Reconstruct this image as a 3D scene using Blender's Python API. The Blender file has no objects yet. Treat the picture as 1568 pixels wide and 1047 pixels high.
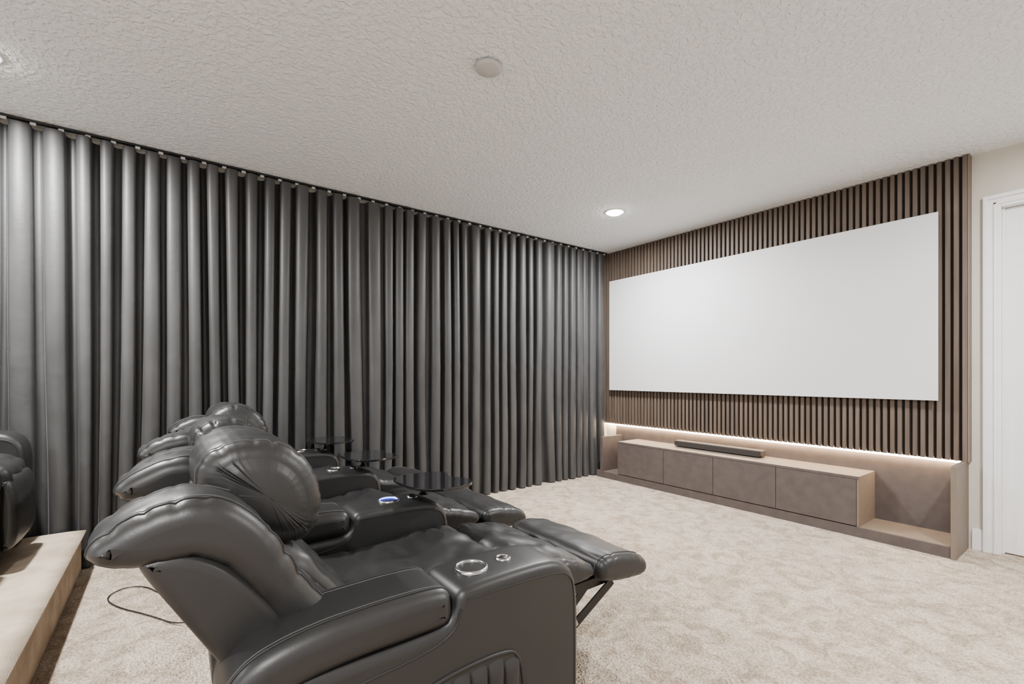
import bpy, math, random
from mathutils import Vector, noise
from mathutils.geometry import tessellate_polygon
random.seed(4)
scene = bpy.context.scene
COL = scene.collection
CEIL = 2.735
WY = 4.50      # front wall plane
WX = -4.02     # left wall plane

# ---------------------------------------------------------------- materials
def new_mat(name):
    m = bpy.data.materials.new(name); m.use_nodes = True
    nt = m.node_tree
    return m, nt, nt.nodes, nt.links, nt.nodes["Principled BSDF"]

def make_mat(name, c1, c2=None, rough=0.5, metal=0.0, nscale=8.0, bscale=0, bstr=0.0, bdist=0.002,
             sheen=0.0, spec=0.5, coat=0.0, stretch=(1,1,1), detail=4.0, ramp=(0.35,0.65)):
    m, nt, N, L, b = new_mat(name)
    b.inputs["Roughness"].default_value = rough
    b.inputs["Metallic"].default_value = metal
    b.inputs["Specular IOR Level"].default_value = spec
    b.inputs["Coat Weight"].default_value = coat
    b.inputs["Sheen Weight"].default_value = sheen
    b.inputs["Sheen Roughness"].default_value = 0.5
    tc = N.new("ShaderNodeTexCoord"); mp = N.new("ShaderNodeMapping")
    L.new(tc.outputs["Object"], mp.inputs["Vector"]); mp.inputs["Scale"].default_value = stretch
    c2 = c2 or tuple(x*0.88 for x in c1)
    n = N.new("ShaderNodeTexNoise"); n.inputs["Scale"].default_value = nscale; n.inputs["Detail"].default_value = detail
    L.new(mp.outputs["Vector"], n.inputs["Vector"])
    r = N.new("ShaderNodeValToRGB")
    r.color_ramp.elements[0].color = (*c2, 1); r.color_ramp.elements[1].color = (*c1, 1)
    r.color_ramp.elements[0].position = ramp[0]; r.color_ramp.elements[1].position = ramp[1]
    L.new(n.outputs["Fac"], r.inputs["Fac"]); L.new(r.outputs["Color"], b.inputs["Base Color"])
    if bscale:
        n2 = N.new("ShaderNodeTexNoise"); n2.inputs["Scale"].default_value = bscale; n2.inputs["Detail"].default_value = 3
        L.new(mp.outputs["Vector"], n2.inputs["Vector"])
        bp = N.new("ShaderNodeBump"); bp.inputs["Strength"].default_value = bstr; bp.inputs["Distance"].default_value = bdist
        L.new(n2.outputs["Fac"], bp.inputs["Height"]); L.new(bp.outputs["Normal"], b.inputs["Normal"])
    return m

def emis_mat(name, col, strength):
    m, nt, N, L, b = new_mat(name)
    b.inputs["Base Color"].default_value = (*col, 1)
    b.inputs["Emission Color"].default_value = (*col, 1)
    b.inputs["Emission Strength"].default_value = strength
    return m

LEATHER = make_mat("black_leather", (0.015,0.015,0.0155), (0.012,0.012,0.0125), 0.42, nscale=3, bscale=260, bstr=0.25, bdist=0.001, spec=0.43)
SEAM = make_mat("leather_piping", (0.006,0.006,0.006), rough=0.55)
STITCH = make_mat("stitch_thread", (0.075,0.075,0.075), rough=0.7)
STEEL = make_mat("brushed_steel", (0.55,0.55,0.56), rough=0.22, metal=1.0)
DARKMETAL = make_mat("black_mechanism_metal", (0.02,0.02,0.02), rough=0.35, metal=0.6)
GLASS = make_mat("black_gloss_tray", (0.010,0.010,0.011), rough=0.06, spec=0.6)
DARK = make_mat("dark_plastic", (0.01,0.01,0.01), rough=0.4)
BLUE = emis_mat("blue_led", (0.04,0.10,1.0), 26)
WHITE = make_mat("white_trim_paint", (0.80,0.80,0.80), (0.77,0.77,0.77), 0.35)
WALLM = make_mat("greige_wall_paint", (0.58,0.545,0.475), (0.55,0.515,0.45), 0.8, nscale=3, bscale=180, bstr=0.15)
WALLB = make_mat("white_wall_paint", (0.78,0.78,0.78), (0.75,0.75,0.75), 0.8, nscale=3)
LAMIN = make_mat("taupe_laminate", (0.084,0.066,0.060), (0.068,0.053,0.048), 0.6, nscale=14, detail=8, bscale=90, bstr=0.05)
LAM_PALE_LIT = make_mat("taupe_laminate_pale_lit", (0.165,0.128,0.098), (0.147,0.114,0.087), 0.6, nscale=14, detail=8)  # same laminate lightened: light on top, shelf and end faces put into colour
BARM = make_mat("soundbar_brown_fabric", (0.030,0.023,0.020), (0.022,0.017,0.015), 0.8, nscale=60)
SLATM = make_mat("walnut_slat", (0.120,0.089,0.068), (0.078,0.057,0.043), 0.6, nscale=30, stretch=(1,1,0.06), detail=6)
SLATBK = make_mat("slat_backing_felt", (0.020,0.015,0.012), rough=0.95)
SCREENM = make_mat("projection_screen_fabric", (0.64,0.64,0.655), (0.63,0.63,0.645), 0.7, nscale=4)
NOSE = make_mat("riser_nosing_carpet", (0.54,0.44,0.34), (0.40,0.32,0.24), 1.0, nscale=9, bscale=300, bstr=0.6, bdist=0.004, spec=0.1)
PLASTIC = make_mat("carrier_plastic", (0.5,0.5,0.5), rough=0.45)
GREYP = make_mat("cover_plate_paint", (0.50,0.50,0.50), rough=0.5)
LEDM = emis_mat("warm_led", (1.0,0.74,0.47), 130)
LAMPM = emis_mat("downlight_lens", (1.0,0.97,0.94), 80)

def carpet():
    m, nt, N, L, b = new_mat("beige_carpet")
    b.inputs["Roughness"].default_value = 1.0; b.inputs["Specular IOR Level"].default_value = 0.05
    b.inputs["Sheen Weight"].default_value = 0.06
    tc = N.new("ShaderNodeTexCoord")
    n1 = N.new("ShaderNodeTexNoise"); n1.inputs["Scale"].default_value = 8; n1.inputs["Detail"].default_value = 6; n1.inputs["Roughness"].default_value=0.7; n1.inputs["Distortion"].default_value=1.0
    n2 = N.new("ShaderNodeTexNoise"); n2.inputs["Scale"].default_value = 85; n2.inputs["Detail"].default_value = 4
    n3 = N.new("ShaderNodeTexVoronoi"); n3.inputs["Scale"].default_value = 125
    for n in (n1,n2,n3): L.new(tc.outputs["Object"], n.inputs["Vector"])
    r1 = N.new("ShaderNodeValToRGB"); r1.color_ramp.elements[0].position=.40; r1.color_ramp.elements[1].position=.58
    r1.color_ramp.elements[0].color=(0.47,0.375,0.285,1); r1.color_ramp.elements[1].color=(0.75,0.635,0.515,1)
    L.new(n1.outputs["Fac"], r1.inputs["Fac"])
    r2 = N.new("ShaderNodeValToRGB"); r2.color_ramp.elements[0].position=.35; r2.color_ramp.elements[1].position=.6
    r2.color_ramp.elements[0].color=(0.58,0.55,0.52,1); r2.color_ramp.elements[1].color=(1,1,1,1)
    L.new(n2.outputs["Fac"], r2.inputs["Fac"])
    mx = N.new("ShaderNodeMix"); mx.data_type='RGBA'; mx.blend_type='MULTIPLY'; mx.inputs["Factor"].default_value=1
    L.new(r1.outputs["Color"], mx.inputs["A"]); L.new(r2.outputs["Color"], mx.inputs["B"])
    L.new(mx.outputs["Result"], b.inputs["Base Color"])
    ad = N.new("ShaderNodeMath"); ad.operation='ADD'
    L.new(n2.outputs["Fac"], ad.inputs[0]); L.new(n3.outputs["Distance"], ad.inputs[1])
    bp = N.new("ShaderNodeBump"); bp.inputs["Strength"].default_value=0.8; bp.inputs["Distance"].default_value=0.012
    L.new(ad.outputs[0], bp.inputs["Height"]); L.new(bp.outputs["Normal"], b.inputs["Normal"])
    return m
CARPET = carpet()

def ceilmat():
    m, nt, N, L, b = new_mat("textured_ceiling_paint")
    b.inputs["Roughness"].default_value = 0.9; b.inputs["Specular IOR Level"].default_value = 0.2
    b.inputs["Base Color"].default_value = (0.78,0.82,0.85,1)
    tc = N.new("ShaderNodeTexCoord")
    n = N.new("ShaderNodeTexNoise"); n.inputs["Scale"].default_value = 40; n.inputs["Detail"].default_value = 2.5; n.inputs["Distortion"].default_value=0.5
    L.new(tc.outputs["Object"], n.inputs["Vector"])
    r = N.new("ShaderNodeValToRGB"); r.color_ramp.elements[0].position=.40; r.color_ramp.elements[1].position=.64
    L.new(n.outputs["Fac"], r.inputs["Fac"])
    bp = N.new("ShaderNodeBump"); bp.inputs["Strength"].default_value=0.75; bp.inputs["Distance"].default_value=0.008
    L.new(r.outputs["Color"], bp.inputs["Height"]); L.new(bp.outputs["Normal"], b.inputs["Normal"])
    return m
CEILM = ceilmat()

def curtainmat():
    m, nt, N, L, b = new_mat("charcoal_drape_fabric")
    b.inputs["Roughness"].default_value = 0.5; b.inputs["Sheen Weight"].default_value=0.10; b.inputs["Sheen Roughness"].default_value=0.3
    b.inputs["Specular IOR Level"].default_value=0.4
    tc = N.new("ShaderNodeTexCoord"); mp = N.new("ShaderNodeMapping"); mp.inputs["Scale"].default_value=(1,1,.25)
    L.new(tc.outputs["Object"], mp.inputs["Vector"])
    n = N.new("ShaderNodeTexNoise"); n.inputs["Scale"].default_value=6; n.inputs["Detail"].default_value=5
    L.new(mp.outputs["Vector"], n.inputs["Vector"])
    r = N.new("ShaderNodeValToRGB"); r.color_ramp.elements[0].position=.3; r.color_ramp.elements[1].position=.7
    r.color_ramp.elements[0].color=(0.030,0.030,0.0305,1); r.color_ramp.elements[1].color=(0.054,0.054,0.055,1)
    L.new(n.outputs["Fac"], r.inputs["Fac"]); L.new(r.outputs["Color"], b.inputs["Base Color"])
    n2 = N.new("ShaderNodeTexNoise"); n2.inputs["Scale"].default_value=25; n2.inputs["Detail"].default_value=4
    L.new(tc.outputs["Object"], n2.inputs["Vector"])
    bp = N.new("ShaderNodeBump"); bp.inputs["Strength"].default_value=0.25; bp.inputs["Distance"].default_value=0.005
    L.new(n2.outputs["Fac"], bp.inputs["Height"]); L.new(bp.outputs["Normal"], b.inputs["Normal"])
    return m
DRAPE = curtainmat()

# ---------------------------------------------------------------- mesh helpers
def add_mesh(name, verts, faces, mat, smooth=False, parent=None):
    me = bpy.data.meshes.new(name); me.from_pydata(verts, [], faces); me.update()
    if mat: me.materials.append(mat)
    if smooth:
        for p in me.polygons: p.use_smooth = True
    o = bpy.data.objects.new(name, me); COL.objects.link(o)
    if parent: o.parent = parent
    return o

def empty(name, loc=(0,0,0)):
    o = bpy.data.objects.new(name, None); o.location = loc; o.empty_display_size=.1
    COL.objects.link(o); return o

BF = [(0,3,2,1),(4,5,6,7),(0,1,5,4),(1,2,6,5),(2,3,7,6),(3,0,4,7)]
def boxes(name, lst, mat, parent=None, bevel=0.0):
    V=[];F=[]
    for (x0,x1,y0,y1,z0,z1) in lst:
        k=len(V)
        V += [(x0,y0,z0),(x1,y0,z0),(x1,y1,z0),(x0,y1,z0),(x0,y0,z1),(x1,y0,z1),(x1,y1,z1),(x0,y1,z1)]
        F += [tuple(k+i for i in f) for f in BF]
    o = add_mesh(name,V,F,mat,parent=parent)
    if bevel:
        b=o.modifiers.new("bevel",'BEVEL'); b.width=bevel; b.segments=2
    return o

def chaikin(p, it=2, closed=True):
    for _ in range(it):
        q=[]; n=len(p)
        rng = range(n) if closed else range(n-1)
        if not closed: q.append(p[0])
        for i in rng:
            a=p[i]; b=p[(i+1)%n]
            q.append(tuple(a[k]*.75+b[k]*.25 for k in range(len(a))))
            q.append(tuple(a[k]*.25+b[k]*.75 for k in range(len(a))))
        if not closed: q.append(p[-1])
        p=q
    return p

def resample(p, n):
    L=[0]; m=len(p)
    for i in range(m):
        a=p[i]; b=p[(i+1)%m]; L.append(L[-1]+math.dist(a,b))
    out=[]; j=0
    for k in range(n):
        t=L[-1]*k/n
        while L[j+1]<t: j+=1
        f=(t-L[j])/max(1e-9,L[j+1]-L[j]); a=p[j]; b=p[(j+1)%m]
        out.append(tuple(a[c]+(b[c]-a[c])*f for c in range(2)))
    return out

def normals(p):
    n=len(p); out=[]
    for i in range(n):
        a=p[i-1]; b=p[(i+1)%n]; dx=b[0]-a[0]; dy=b[1]-a[1]; l=math.hypot(dx,dy) or 1
        out.append((dy/l,-dx/l))
    return out

def loft(name, prof, x0, x1, r, mat, parent=None, crown=0.0, n=96, nx=14, na=6, wr=0.0, wf=9.0,
         pleat=0.0, pk=0, it=2, seed=0.0, seams=False, seamr=0.0022, smoothp=True, pw=0.05, groove=0.0, dome=0.0):
    """cushion / padded solid: profile in (y,z) swept along x with rounded ends"""
    p = chaikin(prof, it) if smoothp else list(prof)
    A=sum(p[i][0]*p[(i+1)%len(p)][1]-p[(i+1)%len(p)][0]*p[i][1] for i in range(len(p)))
    if A<0: p=p[::-1]
    p = resample(p, n); N = normals(p)
    W = x1-x0; xc=(x0+x1)/2; secs=[]
    for k in range(na+1):
        a=math.pi/2*k/na; secs.append((x0+r*(1-math.cos(a)), r*(1-math.sin(a))))
    for k in range(1,nx): secs.append((x0+r+(W-2*r)*k/nx, 0.0))
    for k in range(na,-1,-1):
        a=math.pi/2*k/na; secs.append((x1-r*(1-math.cos(a)), r*(1-math.sin(a))))
    if dome: secs=secs[1:-1]
    def disp(x,ins,i,y,z):
        s=(x-xc)/(W/2)
        d = ins + crown*s*s
        if pleat:
            ed=min(abs(x-(x0+r)),abs(x-(x1-r)))
            ph=i/n*pk*2*math.pi + 5.0*noise.noise(Vector((i/n*6,seed,1)))
            w = math.exp(-(ed/pw)**2)
            amp=max(0,.35+1.3*noise.noise(Vector((i/n*8,seed+4,s*2))))
            d += pleat*w*(max(0,math.sin(ph))**2)*amp
            d += groove*math.exp(-(ed/.006)**2)
        if wr:
            q=Vector((x*wf+seed,y*wf,z*wf))
            d += wr*(noise.noise(q)+.5*noise.noise(q*2.3))
        return d
    V=[];F=[]
    for (x,ins) in secs:
        for i,(y,z) in enumerate(p):
            d=disp(x,ins,i,y,z)
            V.append((x,y-N[i][0]*d,z-N[i][1]*d))
    S=len(secs)
    for a in range(S-1):
        for i in range(n):
            j=(i+1)%n
            F.append((a*n+i,a*n+j,(a+1)*n+j,(a+1)*n+i))
    if dome:
        for base,sg in ((0,-1),((S-1)*n,1)):
            ring=[Vector(V[base+i]) for i in range(n)]
            c=sum(ring,Vector())/n
            prev=base
            for t in (.85,.68,.48,.25):
                k=len(V)
                for v in ring:
                    q=c+(v-c)*t; q.x+=sg*dome*math.sqrt(1-t*t); V.append(tuple(q))
                for i in range(n):
                    j=(i+1)%n
                    f=(prev+i,prev+j,k+j,k+i)
                    F.append(f if sg>0 else f[::-1])
                prev=k
            V.append((c.x+sg*dome,c.y,c.z)); cc_=len(V)-1
            for i in range(n):
                f=(prev+i,prev+(i+1)%n,cc_); F.append(f if sg>0 else f[::-1])
        ns=len(F)
    else:
        ns=len(F)
        for base,flip in ((0,True),((S-1)*n,False)):
            loop=[Vector((V[base+i][1],V[base+i][2],0)) for i in range(n)]
            for t in tessellate_polygon([loop]):
                a_,b_,c_=[loop[k] for k in t]
                ccw=(b_-a_).cross(c_-a_).z>0
                t=tuple(base+k for k in t)
                if ccw==flip: t=t[::-1]
                F.append(t)
    o=add_mesh(name,V,F,mat,True,parent)
    for k in range(ns,len(F)): o.data.polygons[k].use_smooth=False
    if seams:
        for kk,xx in enumerate((x0+r,x1-r)):
            ring=[]
            for i,(y,z) in enumerate(p):
                d=disp(xx,0,i,y,z)-.0006
                ring.append((xx,y-N[i][0]*d,z-N[i][1]*d))
            tube(name+"_seam_%d"%kk,ring,seamr,SEAM,parent,True)
            xs=xx+(.011 if kk==0 else -.011); ring=[]
            for i,(y,z) in enumerate(p):
                d=disp(xs,0,i,y,z)-.0002
                ring.append((xs,y-N[i][0]*d,z-N[i][1]*d))
            tube(name+"_stitching_%d"%kk,ring,.0011,STITCH,parent,True)
    return o

def tube(name, pts, r, mat, parent=None, closed=False):
    c=bpy.data.curves.new(name,'CURVE'); c.dimensions='3D'; c.bevel_depth=r; c.bevel_resolution=2
    s=c.splines.new('POLY'); s.points.add(len(pts)-1)
    for i,q in enumerate(pts): s.points[i].co=(*q,1)
    s.use_cyclic_u=closed; c.materials.append(mat)
    o=bpy.data.objects.new(name,c); COL.objects.link(o)
    if parent: o.parent=parent
    return o

def lathe(name, prof, c, mat, parent=None, n=40):
    V=[];F=[]; m=len(prof)
    for k in range(n):
        a=2*math.pi*k/n
        for (r,z) in prof: V.append((c[0]+r*math.cos(a),c[1]+r*math.sin(a),c[2]+z))
    for k in range(n):
        k2=(k+1)%n
        for j in range(m-1): F.append((k*m+j,k2*m+j,k2*m+j+1,k*m+j+1))
    return add_mesh(name,V,F,mat,True,parent)

def plate(name, poly, z0, z1, mat, parent=None):
    n=len(poly); V=[(x,y,z0) for x,y in poly]+[(x,y,z1) for x,y in poly]
    F=[tuple(range(n-1,-1,-1)),tuple(range(n,2*n))]+[(i,(i+1)%n,n+(i+1)%n,n+i) for i in range(n)]
    o=add_mesh(name,V,F,mat,parent=parent)
    b=o.modifiers.new("bevel",'BEVEL'); b.width=.002; b.segments=2; b.limit_method='ANGLE'
    return o

def bar(name, a, b, w, t, mat, parent=None):
    x=a[0]; d=Vector((0,b[1]-a[1],b[2]-a[2])).normalized(); nn=Vector((0,-d.z,d.y))*w/2
    V=[]
    for xx in (x-t/2,x+t/2):
        for q,sg in ((a,1),(b,1),(b,-1),(a,-1)):
            V.append((xx,q[1]+nn.y*sg,q[2]+nn.z*sg))
    F=[(0,1,2,3),(7,6,5,4),(0,4,5,1),(1,5,6,2),(2,6,7,3),(3,7,4,0)]
    return add_mesh(name,V,F,mat,parent=parent)

# ---------------------------------------------------------------- room shell
boxes("floor", [(WX-.1,2.6,-4.6,WY+.3,-.1,0)], CARPET)
boxes("ceiling", [(WX-.1,2.6,-4.6,WY+.3,CEIL,CEIL+.1)], CEILM)
boxes("wall_left", [(WX-.12,WX,-4.6,WY+.15,0,CEIL)], WALLM)
DX0,DX1,DZ = -.535,.33,2.34
boxes("wall_front", [(WX,DX0-.02,WY,WY+.15,0,CEIL),(DX1+.02,2.5,WY,WY+.15,0,CEIL),(DX0-.02,DX1+.02,WY,WY+.15,DZ+.02,CEIL)], WALLM)
boxes("wall_right", [(2.5,2.6,-4.6,WY+.15,0,CEIL)], WALLB)
boxes("trim_1", [(DX0-.085,DX0,WY-.018,WY,0,DZ+.085),(DX1,DX1+.085,WY-.018,WY,0,DZ+.085),(DX0,DX1,WY-.018,WY,DZ,DZ+.085),
                 (DX0-.085,DX0-.06,WY-.030,WY-.018,0,DZ+.085),(DX1+.06,DX1+.085,WY-.030,WY-.018,0,DZ+.085),(DX0-.06,DX1+.06,WY-.030,WY-.018,DZ+.06,DZ+.085),
                 (DX0-.035,DX0-.020,WY-.025,WY-.018,0,DZ+.035),(DX1+.020,DX1+.035,WY-.025,WY-.018,0,DZ+.035),(DX0-.035,DX1+.035,WY-.025,WY-.018,DZ+.020,DZ+.035),
                 (DX0-.02,DX0,WY,WY+.14,0,DZ+.02),(DX1,DX1+.02,WY,WY+.14,0,DZ+.02),(DX0,DX1,WY,WY+.14,DZ,DZ+.02),
                 (DX0,DX0+.012,WY+.03,WY+.05,0,DZ)], WHITE, bevel=.003)
door = empty("door_1")
boxes("slab", [(DX0+.004,DX1-.004,WY+.06,WY+.09,.008,DZ-.004)], WHITE, door, .002)
boxes("raised_stiles", [(DX0+.004,DX0+.11,WY+.05,WY+.06,.008,DZ-.004),(DX1-.11,DX1-.004,WY+.05,WY+.06,.008,DZ-.004),
      (DX0+.11,DX1-.11,WY+.05,WY+.06,.008,.22),(DX0+.11,DX1-.11,WY+.05,WY+.06,1.0,1.12),(DX0+.11,DX1-.11,WY+.05,WY+.06,DZ-.12,DZ-.004)], WHITE, door, .003)
lathe("knob",[(0,-.03),(.02,-.028),(.027,-.012),(.022,.005),(.01,.012),(.01,.02)],(DX1-.07,WY+.02,.95),STEEL,door)
boxes("baseboard_front", [(-.675,DX0-.086,WY-.014,WY,0,.13),(-.675,DX0-.086,WY-.009,WY,.13,.145),(DX1+.086,2.5,WY-.014,WY,0,.13)], WHITE, bevel=.002)
boxes("baseboard_right", [(2.486,2.5,-4.6,WY-.015,0,.13)], WHITE, bevel=.002)

# riser platform
PZ=.26; PY=-.42; PX=-3.868
plat = empty("carpeted_riser_platform")
loft("top_deck", [(PY,PZ),(PY+.02,PZ-.012),(PY+.02,PZ-.05),(PY,PZ-.06),(-4.5,PZ-.06),(-4.5,PZ)], PX,2.48,.004,NOSE,plat,nx=2,it=1,n=120)
boxes("riser_body", [(PX,2.48,-4.5,PY-.012,0,PZ-.06)], NOSE, plat)

# slat wall
sw = empty("slatted_feature_wall")
SX0,SX1 = WX+.002,-.685
SB=.61; SF=4.42
sl=[]; pitch=.0445; x=SX1-.028
while x> SX0+.01:
    sl.append((x,x+.026,SF+.002,SF+.03,SB,CEIL-.002)); x-=pitch
boxes("slats", sl, SLATM, sw, .0015)
boxes("backing", [(SX0,SX1,SF+.03,SF+.035,SB,CEIL-.002)], SLATBK, sw)
boxes("carrier_panel", [(SX0,SX1,SF+.035,WY-.045,SB+.02,CEIL-.002),(SX0,SX1,WY-.045,WY-.001,SB+.05,CEIL-.002),(SX1,SX1+.008,SF,WY-.001,SB,CEIL-.002)], LAM_PALE_LIT, sw)
ps = empty("projection_screen")
boxes("screen_surface", [(-3.87,-.829,4.372,4.376,1.029,2.366)], SCREENM, ps)
boxes("frame_back", [(-3.86,-.839,4.377,4.395,1.039,2.356)], DARK, ps)
boxes("wall_brackets", [(-3.4,-3.2,4.395,4.424,1.2,2.2),(-1.5,-1.3,4.395,4.424,1.2,2.2),(-2.5,-2.3,4.395,4.424,1.2,2.2)], DARK, ps)
boxes("led_strip_light", [(WX+.02,-.73,4.456,4.470,SB-.016,SB-.004)], LEDM)

# media cabinet
mc = empty("media_console_cabinet")
YF=4.13; CX=-3.86
boxes("plinth", [(CX,-.72,YF,WY-.002,0,.075)], LAMIN, mc, .002)
boxes("niche_shelf_lit_face", [(-1.24,-.725,YF+.004,WY-.002,.075,.079)], LAM_PALE_LIT, mc)  # shelf surface in the lightened laminate, its lit look painted in
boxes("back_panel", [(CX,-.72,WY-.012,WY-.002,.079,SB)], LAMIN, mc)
boxes("end_pier", [(-.72,-.692,YF-.012,WY-.002,0,SB)], LAM_PALE_LIT, mc, .002)
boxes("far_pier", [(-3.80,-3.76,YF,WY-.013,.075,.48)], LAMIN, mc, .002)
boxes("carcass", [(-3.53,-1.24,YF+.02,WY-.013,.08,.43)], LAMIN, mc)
boxes("carcass_end", [(-1.24,-1.225,YF,WY-.013,.08,.452)], LAM_PALE_LIT, mc, .001)
boxes("top_board", [(-3.53,-1.24,YF,WY-.013,.432,.452)], LAM_PALE_LIT, mc, .002)  # lit top painted in with the paler laminate; front edge keeps the base tone
dx=[-3.53,-2.92,-2.375,-1.813,-1.24]
boxes("doors", [(dx[i]+.002,dx[i+1]-.002,YF-.003,YF+.018,.082,.43) for i in range(4)], LAMIN, mc, .0015)
boxes("door_edge_top", [(-3.53,-1.225,YF-.004,YF,.432,.452)], LAMIN, mc, .001)
sb = empty("soundbar")
loft("body", [(4.33,.457),(4.33,.510),(4.34,.518),(4.43,.518),(4.435,.510),(4.435,.457)], -2.93,-2.03,.008,BARM,sb,nx=3,it=1,n=60)
boxes("grille", [(-2.92,-2.04,4.3275,4.331,.463,.508)], BARM, sb)
boxes("feet", [(-2.85,-2.80,4.36,4.40,.4522,.458),(-2.16,-2.11,4.36,4.40,.4522,.458)], DARK, sb)

# ---------------------------------------------------------------- curtain
cur = empty("ripple_fold_curtain")
XC=-3.945
def curtain():
    y0,y1=-3.0,4.36; wl=.122; per=18; n=int((y1-y0)/wl*per); rows=48
    zt,zb=CEIL-.036,.010
    V=[];F=[]
    for r in range(rows+1):
        f=r/rows; z=zt+(zb-zt)*f
        for i in range(n+1):
            y=y0+(y1-y0)*i/n
            yw=y+.10*noise.noise(Vector((y*1.1,3.3,0)))+ .055*noise.noise(Vector((y*3.6,7.3,0)))
            drift=f*1.0*noise.noise(Vector((y*2.0,z*.25,9)))+f*f*.9*noise.noise(Vector((y*3.0,z*.55,5)))
            p=2*math.pi*yw/wl+drift*2.4
            A=.049*(1+.55*noise.noise(Vector((y*5.0,z*.2,2)))+.5*f*noise.noise(Vector((y*7.0,z*.4,12))))
            s=math.sin(p); sh=math.copysign(abs(s)**.85,s)
            x=XC+A*sh + .010*f*noise.noise(Vector((y*9,z*.8,1)))
            x+=.004*math.sin(p*.5+1)*math.exp(-(((z+.1)%.40-.2)/.010)**2)
            k=.8+1.0*noise.noise(Vector((y*4.0,z*.3,31)))
            yy=y-.0125*k*math.cos(p)-.0105*math.sin(2*p)+.010*f*noise.noise(Vector((y*3,z*.4,20)))
            x=max(x,WX+.012)
            lim=-3.890
            if x>lim: x=lim+(x-lim)*.25
            V.append((x,yy,z))
    for r in range(rows):
        for i in range(n):
            a=r*(n+1)+i; F.append((a,a+1,a+n+2,a+n+1))
    add_mesh("drape",V,F,DRAPE,True,cur)
    tabs=[]; y=y0+.03
    while y<y1:
        tabs.append((XC+.002,XC+.018,y-.013,y+.013,CEIL-.032,CEIL-.016)); y+=wl
    boxes("carriers",tabs,PLASTIC,cur,.002)
    boxes("track",[(XC-.015,XC+.018,y0,4.40,CEIL-.014,CEIL-.001)],DARK,cur)
curtain()

# ---------------------------------------------------------------- ceiling fixtures
def downlight(x,y,power):
    e=empty("recessed_downlight",(x,y,CEIL))
    lathe("trim_ring",[(.074,-.0005),(.078,-.007),(.094,-.005),(.096,-.0005)],(0,0,0),WHITE,e)
    lathe("lens",[(0,-.030),(.03,-.028),(.055,-.019),(.070,-.006),(.074,-.001)],(0,0,0),LAMPM,e)
    L=bpy.data.lights.new("lamp",'AREA'); L.shape='DISK'; L.size=.10; L.energy=power; L.color=(1,.985,.965)
    o=bpy.data.objects.new("lamp",L); o.location=(0,0,-.034); COL.objects.link(o); o.parent=e
for (x,y,p) in [(-2.9,3.35,145),(-3.25,-.73,175),(.25,3.1,115),(.4,-.75,130),(-3.0,-2.9,80),(.4,-2.9,80)]:
    downlight(x,y,p)
cp=empty("ceiling_cover_plate",(-1.9,1.267,CEIL))
lathe("plate",[(0,-.026),(.056,-.026),(.064,-.020),(.066,-.006),(.058,-.005),(.058,-.0005)],(0,0,0),GREYP,cp)

# ---------------------------------------------------------------- recliner
WING=[(-.138,.872),(-.125,.905),(-.05,.952),(.05,.972),(.13,.942),(.19,.875),(.235,.79),(.29,.70),(.37,.60),(.45,.52),(.40,.45),(.30,.50),(.22,.61),(.165,.71),(.11,.79),(.04,.835),(-.03,.828),(-.11,.845)]
SHELL=[(-.06,.855),(.03,.86),(.12,.80),(.20,.70),(.29,.58),(.38,.45),(.42,.30),(.25,.25),(.19,.38),(.115,.53),(.03,.69),(-.04,.81)]
LUMB=[(.02,.90),(.10,.93),(.20,.86),(.28,.77),(.355,.67),(.43,.58),(.47,.52),(.44,.46),(.36,.46),(.22,.60),(.08,.80)]
PILL=[(.045,.97),(.065,1.03),(.14,1.068),(.25,1.055),(.335,.98),(.365,.87),(.34,.775),(.25,.75),(.14,.80),(.06,.885)]
SEATP=[(.38,.36),(.37,.46),(.42,.51),(.55,.505),(.75,.51),(.92,.53),(1.03,.52),(1.08,.47),(1.08,.40),(1.02,.35),(.6,.34)]
CALF=[(1.055,.42),(1.05,.49),(1.10,.525),(1.22,.505),(1.34,.475),(1.39,.44),(1.385,.39),(1.30,.375),(1.15,.385)]
TOE=[(1.395,.375),(1.39,.44),(1.43,.470),(1.55,.460),(1.65,.435),(1.70,.398),(1.705,.355),(1.67,.325),(1.55,.335),(1.45,.35)]
AZ=-.012
ARMB=[(.15,.05),(.13,.05),(.115,.20),(.11,.40),(.11,.52),(.12,.555),(.16,.565),(.30,.565),(.50,.565),(.58,.57),(.605,.60),(.615,.64),(.65,.652),(.80,.655),(.93,.652),(1.00,.635),(1.045,.59),(1.06,.52),(1.062,.40),(1.06,.20),(1.055,.08),(1.03,.05),(.6,.05)]
ARMB=[(y,z+AZ if z>.5 else z) for y,z in ARMB]
LID=[(.095,.47),(.075,.54),(.095,.60),(.15,.642),(.26,.664),(.45,.670),(.56,.668),(.597,.655),(.603,.62),(.602,.585),(.585,.562),(.50,.560),(.30,.558),(.19,.54),(.14,.49),(.115,.45)]
LID=[(y,z+AZ) for y,z in LID]

def rot(prof, sh=(0,0)):
    out=[]
    for y,z in prof:
        k=min(1,max(0,(z-.45)/.25))
        out.append((y+sh[0]*k, z+sh[1]*k))
    return out

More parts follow.
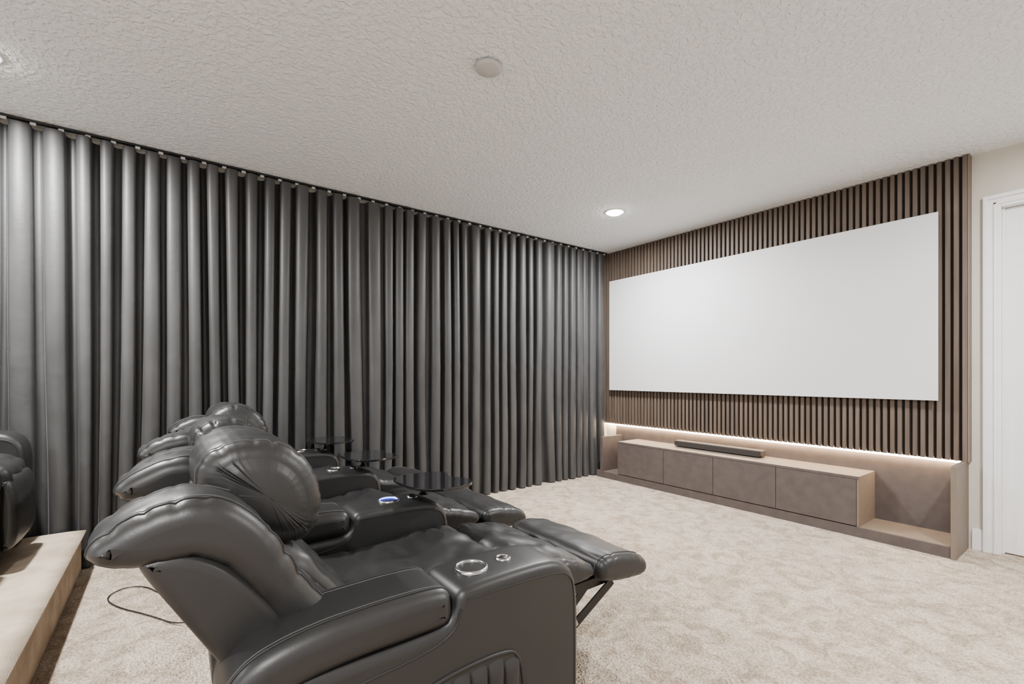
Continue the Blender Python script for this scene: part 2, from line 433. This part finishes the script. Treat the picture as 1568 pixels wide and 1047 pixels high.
def arm(e, xa, cupy, tray=False, blue=False, detail_side=0, tag=""):
    w=.105
    body=loft("armrest_body"+tag,ARMB,xa-w,xa+w,.028,LEATHER,e,n=150,nx=6,crown=.003,it=1)
    cut=lathe("cut",[(0,.2),(.041,.2),(.041,-.075),(0,-.075)],(xa,cupy,.655+AZ),None)
    bo=body.modifiers.new("b",'BOOLEAN'); bo.operation='DIFFERENCE'; bo.object=cut; bo.solver='EXACT'
    dg=bpy.context.evaluated_depsgraph_get(); me=bpy.data.meshes.new_from_object(body.evaluated_get(dg))
    body.modifiers.clear()
    if len(me.polygons)>100: body.data=me
    bpy.data.objects.remove(cut,do_unlink=True)
    z=.6545+AZ
    lathe("cup_rim"+tag,[(.040,-.002),(.041,.004),(.045,.006),(.049,.004),(.0505,-.003)],(xa,cupy,z),STEEL,e)
    lathe("cup_well"+tag,[(.0405,.002),(.040,-.068),(.036,-.072),(0,-.072)],(xa,cupy,z),DARK,e)
    lathe("cup_mat"+tag,[(.035,-.066),(0,-.066)],(xa,cupy,z),DARK,e)
    if blue:
        lathe("cup_light_ring",[(.0395,.003),(.0385,.0),(.0385,-.03),(.0395,-.034)],(xa,cupy,z),BLUE,e)
    lathe("control_button_rim"+tag,[(.016,.001),(.018,.005),(.022,.005),(.025,-.003)],(xa,cupy+.115,z),STEEL,e)
    lathe("control_button"+tag,[(0,.004),(.012,.004),(.016,.001),(.017,-.002)],(xa,cupy+.115,z),DARK,e)
    loft("armrest_lid"+tag,LID,xa-w-.006,xa+w+.006,.035,LEATHER,e,n=110,nx=8,crown=.004,wr=.0015,wf=7,seams=True,it=2,seed=xa)
    for sg in (-1,1):
        xs=xa+sg*(w-.0005)
        pts=[(xs,y,z) for y,z in chaikin([(.62,.60+AZ),(.60,.53),(.50,.505),(.3,.495),(.12,.45)],3,False)]
        tube("side_seam%s_%d"%(tag,sg),pts,.0030,SEAM,e)
        pts=[(xs+sg*.0005,y,z) for y,z in chaikin([(1.035,.08),(1.035,.52),(1.02,.575),(.96,.605),(.64,.61)],3,False)]
        tube("front_seam%s_%d"%(tag,sg),pts,.0022,SEAM,e)
    if detail_side:
        sg=detail_side; xs=xa+sg*w
        y0,y1,z0,z1=.47,.83,.12,.435
        arch=chaikin([(y0,z0),(y0,z1-.06),(y0+.05,z1-.01),(y1-.09,z1),(y1,z1-.03),(y1,z0)],3,False)
        tube("quilt_piping"+tag,[(xs,y,z) for y,z in arch],.006,LEATHER,e,True)
        nch=6; cw=(y1-y0-.03)/nch
        for k in range(nch):
            ya=y0+.015+k*cw; top=z1-.018-(.03 if k==0 else .012 if k==nch-1 else 0)
            V=[];F=[];na=8;nz=14
            for j in range(nz+1):
                fz=j/nz; zz=z0+.01+(top-z0-.01)*fz
                ed=min(1,math.sqrt(min(1,max(0,min(fz,1-fz)*9))))
                for i in range(na+1):
                    a=math.pi*i/na
                    V.append((xs-.003*sg+sg*.018*math.sin(a)*ed, ya+cw/2-math.cos(a)*cw/2, zz))
            for j in range(nz):
                for i in range(na):
                    q=j*(na+1)+i; F.append((q,q+1,q+na+2,q+na+1))
            add_mesh("quilt_channel%s_%d"%(tag,k),V,F,LEATHER,True,e)
    if tray:
        poly=[(-.17,-.05),(-.15,-.14),(-.05,-.16),(.10,-.15),(.19,-.10),(.21,.02),(.17,.13),(.06,.15),(.02,.10),(-.04,.10),(-.10,.14),(-.16,.08)]
        poly=[(xa+.04+a,1.0+b) for a,b in chaikin(poly,3)]
        plate("tray_table"+tag,poly,.706,.718,GLASS,e)
        lathe("tray_post"+tag,[(0,0),(.022,0),(.022,.006),(.013,.01),(.013,.058),(.04,.062),(.04,.064),(0,.064)],(xa,.975,.642),DARKMETAL,e)
    boxes("arm_feet"+tag,[(xa-.06,xa+.06,.15,.21,0,.055),(xa-.06,xa+.06,.96,1.02,0,.055)],DARK,e)

def recliner(cx, oy, oz, half, sh=(0,0), foot=True, right=None, left=None):
    e=empty("theater_recliner",(cx,oy,oz))
    R=lambda p: rot(p,sh=sh)
    hb=half-.012; iw=half-.112
    sd=cx*3.1
    loft("back_shell",R(SHELL),-hb+.012,hb-.012,.03,LEATHER,e,n=90,nx=10,it=2)
    for sg,nm in ((1,"right"),(-1,"left")):
        a,b=(iw*.62,hb) if sg>0 else (-hb,-iw*.62)
        loft("back_wing_"+nm,R(WING),a,b,.042,LEATHER,e,n=170,nx=14,crown=.006,wr=.005,wf=9,seams=True,it=2,seed=sd+sg,pleat=.007,pk=26,pw=.035)
    loft("lumbar_cushion",R(LUMB),-iw*.72,iw*.72,.04,LEATHER,e,n=120,nx=22,crown=.012,wr=.011,wf=10,it=2,seed=sd)
    loft("headrest_pillow",R(PILL),-.238,.238,.050,LEATHER,e,n=220,nx=40,na=12,crown=.012,wr=.006,wf=7,it=2,seed=sd+7,pleat=.012,pk=15,pw=.030,seams=True,groove=.003,seamr=.002,dome=.022)
    loft("seat_cushion",SEATP,-iw,iw,.045,LEATHER,e,n=130,nx=30,crown=-.004,wr=.013,wf=8,it=2,seed=sd+3,pleat=.008,pk=20)
    boxes("base_frame",[(-iw+.01,iw-.01,.33,1.0,.07,.36)],LEATHER,e,.02)
    if foot:
        loft("footrest_calf_pad",CALF,-iw+.005,iw-.005,.035,LEATHER,e,n=110,nx=24,crown=.008,wr=.011,wf=9,seams=False,it=2,seed=sd+1,pleat=.008,pk=16)
        loft("footrest_toe_pad",TOE,-iw-.005,iw+.005,.035,LEATHER,e,n=120,nx=24,crown=.006,wr=.006,wf=8,seams=True,it=2,seed=sd+2,pleat=.005,pk=14)
        boxes("footrest_board",[(-iw+.05,iw-.05,1.15,1.62,.335,.372)],DARKMETAL,e)
        for sg in (-1,1):
            xx=sg*(iw-.035)
            bar("link_a_%d"%sg,(xx,1.50,.345),(xx,1.04,.10),.036,.006,DARKMETAL,e)
            bar("link_b_%d"%sg,(xx-sg*.012,1.24,.37),(xx-sg*.012,.95,.30),.030,.006,DARKMETAL,e)
            bar("link_c_%d"%sg,(xx-sg*.02,1.38,.36),(xx-sg*.02,1.12,.165),.030,.006,DARKMETAL,e)
            bar("link_d_%d"%sg,(xx+sg*.008,1.22,.345),(xx+sg*.008,1.28,.225),.026,.006,STEEL,e)
            bar("link_e_%d"%sg,(xx,1.06,.13),(xx,.90,.22),.026,.006,DARKMETAL,e)
    else:
        loft("front_panel_pad",[(1.03,.10),(1.03,.44),(1.06,.46),(1.10,.43),(1.115,.30),(1.11,.14),(1.08,.09)],-iw,iw,.03,LEATHER,e,n=100,nx=12,crown=.006,wr=.003,it=2)
    boxes("base_feet",[(-iw+.05,-iw+.11,.4,.46,0,.075),(iw-.11,iw-.05,.4,.46,0,.075),(-iw+.05,-iw+.11,.88,.94,0,.075),(iw-.11,iw-.05,.88,.94,0,.075)],DARK,e)
    if right: arm(e, half, **right, tag="_r")
    if left: arm(e, -half, **left, tag="_l")
    return e
H=.4265
recliner(-1.5915,0,0,H,(0,-.02),True,right=dict(cupy=.715,detail_side=1))
recliner(-2.4445,0,0,H,(.02,-.035),True,right=dict(cupy=.80,tray=True,blue=True))
recliner(-3.2975,0,0,H,(.13,-.02),True,right=dict(cupy=.80,tray=True),left=dict(cupy=.80,tray=True))
recliner(-3.425,-1.695,PZ+.002,.325,(0,0),False,right=dict(cupy=.78,detail_side=1),left=dict(cupy=.78))

tube("power_cable",[(x,y,z) for x,y,z in chaikin([(-2.60,.20,.10),(-2.72,.05,.006),(-2.95,-.08,.006),(-3.15,-.22,.006),(-3.32,-.28,.006),(-3.42,-.20,.006),(-3.36,-.10,.006),(-3.20,-.04,.006),(-3.05,.08,.006),(-2.9,.25,.01)],3,False)],.003,DARK)

# ---------------------------------------------------------------- world + camera
w=bpy.data.worlds.new("World"); scene.world=w; w.use_nodes=True
w.node_tree.nodes["Background"].inputs[0].default_value=(.98,.985,1,1)
w.node_tree.nodes["Background"].inputs[1].default_value=1.9
cam=bpy.data.cameras.new("Camera"); cam.sensor_width=36; cam.lens=708/1568*36; cam.shift_y=.0328; cam.clip_start=.02
co=bpy.data.objects.new("Camera",cam); co.location=(0,0,1.206); co.rotation_euler=(math.radians(90),0,math.radians(53.4))
COL.objects.link(co); scene.camera=co
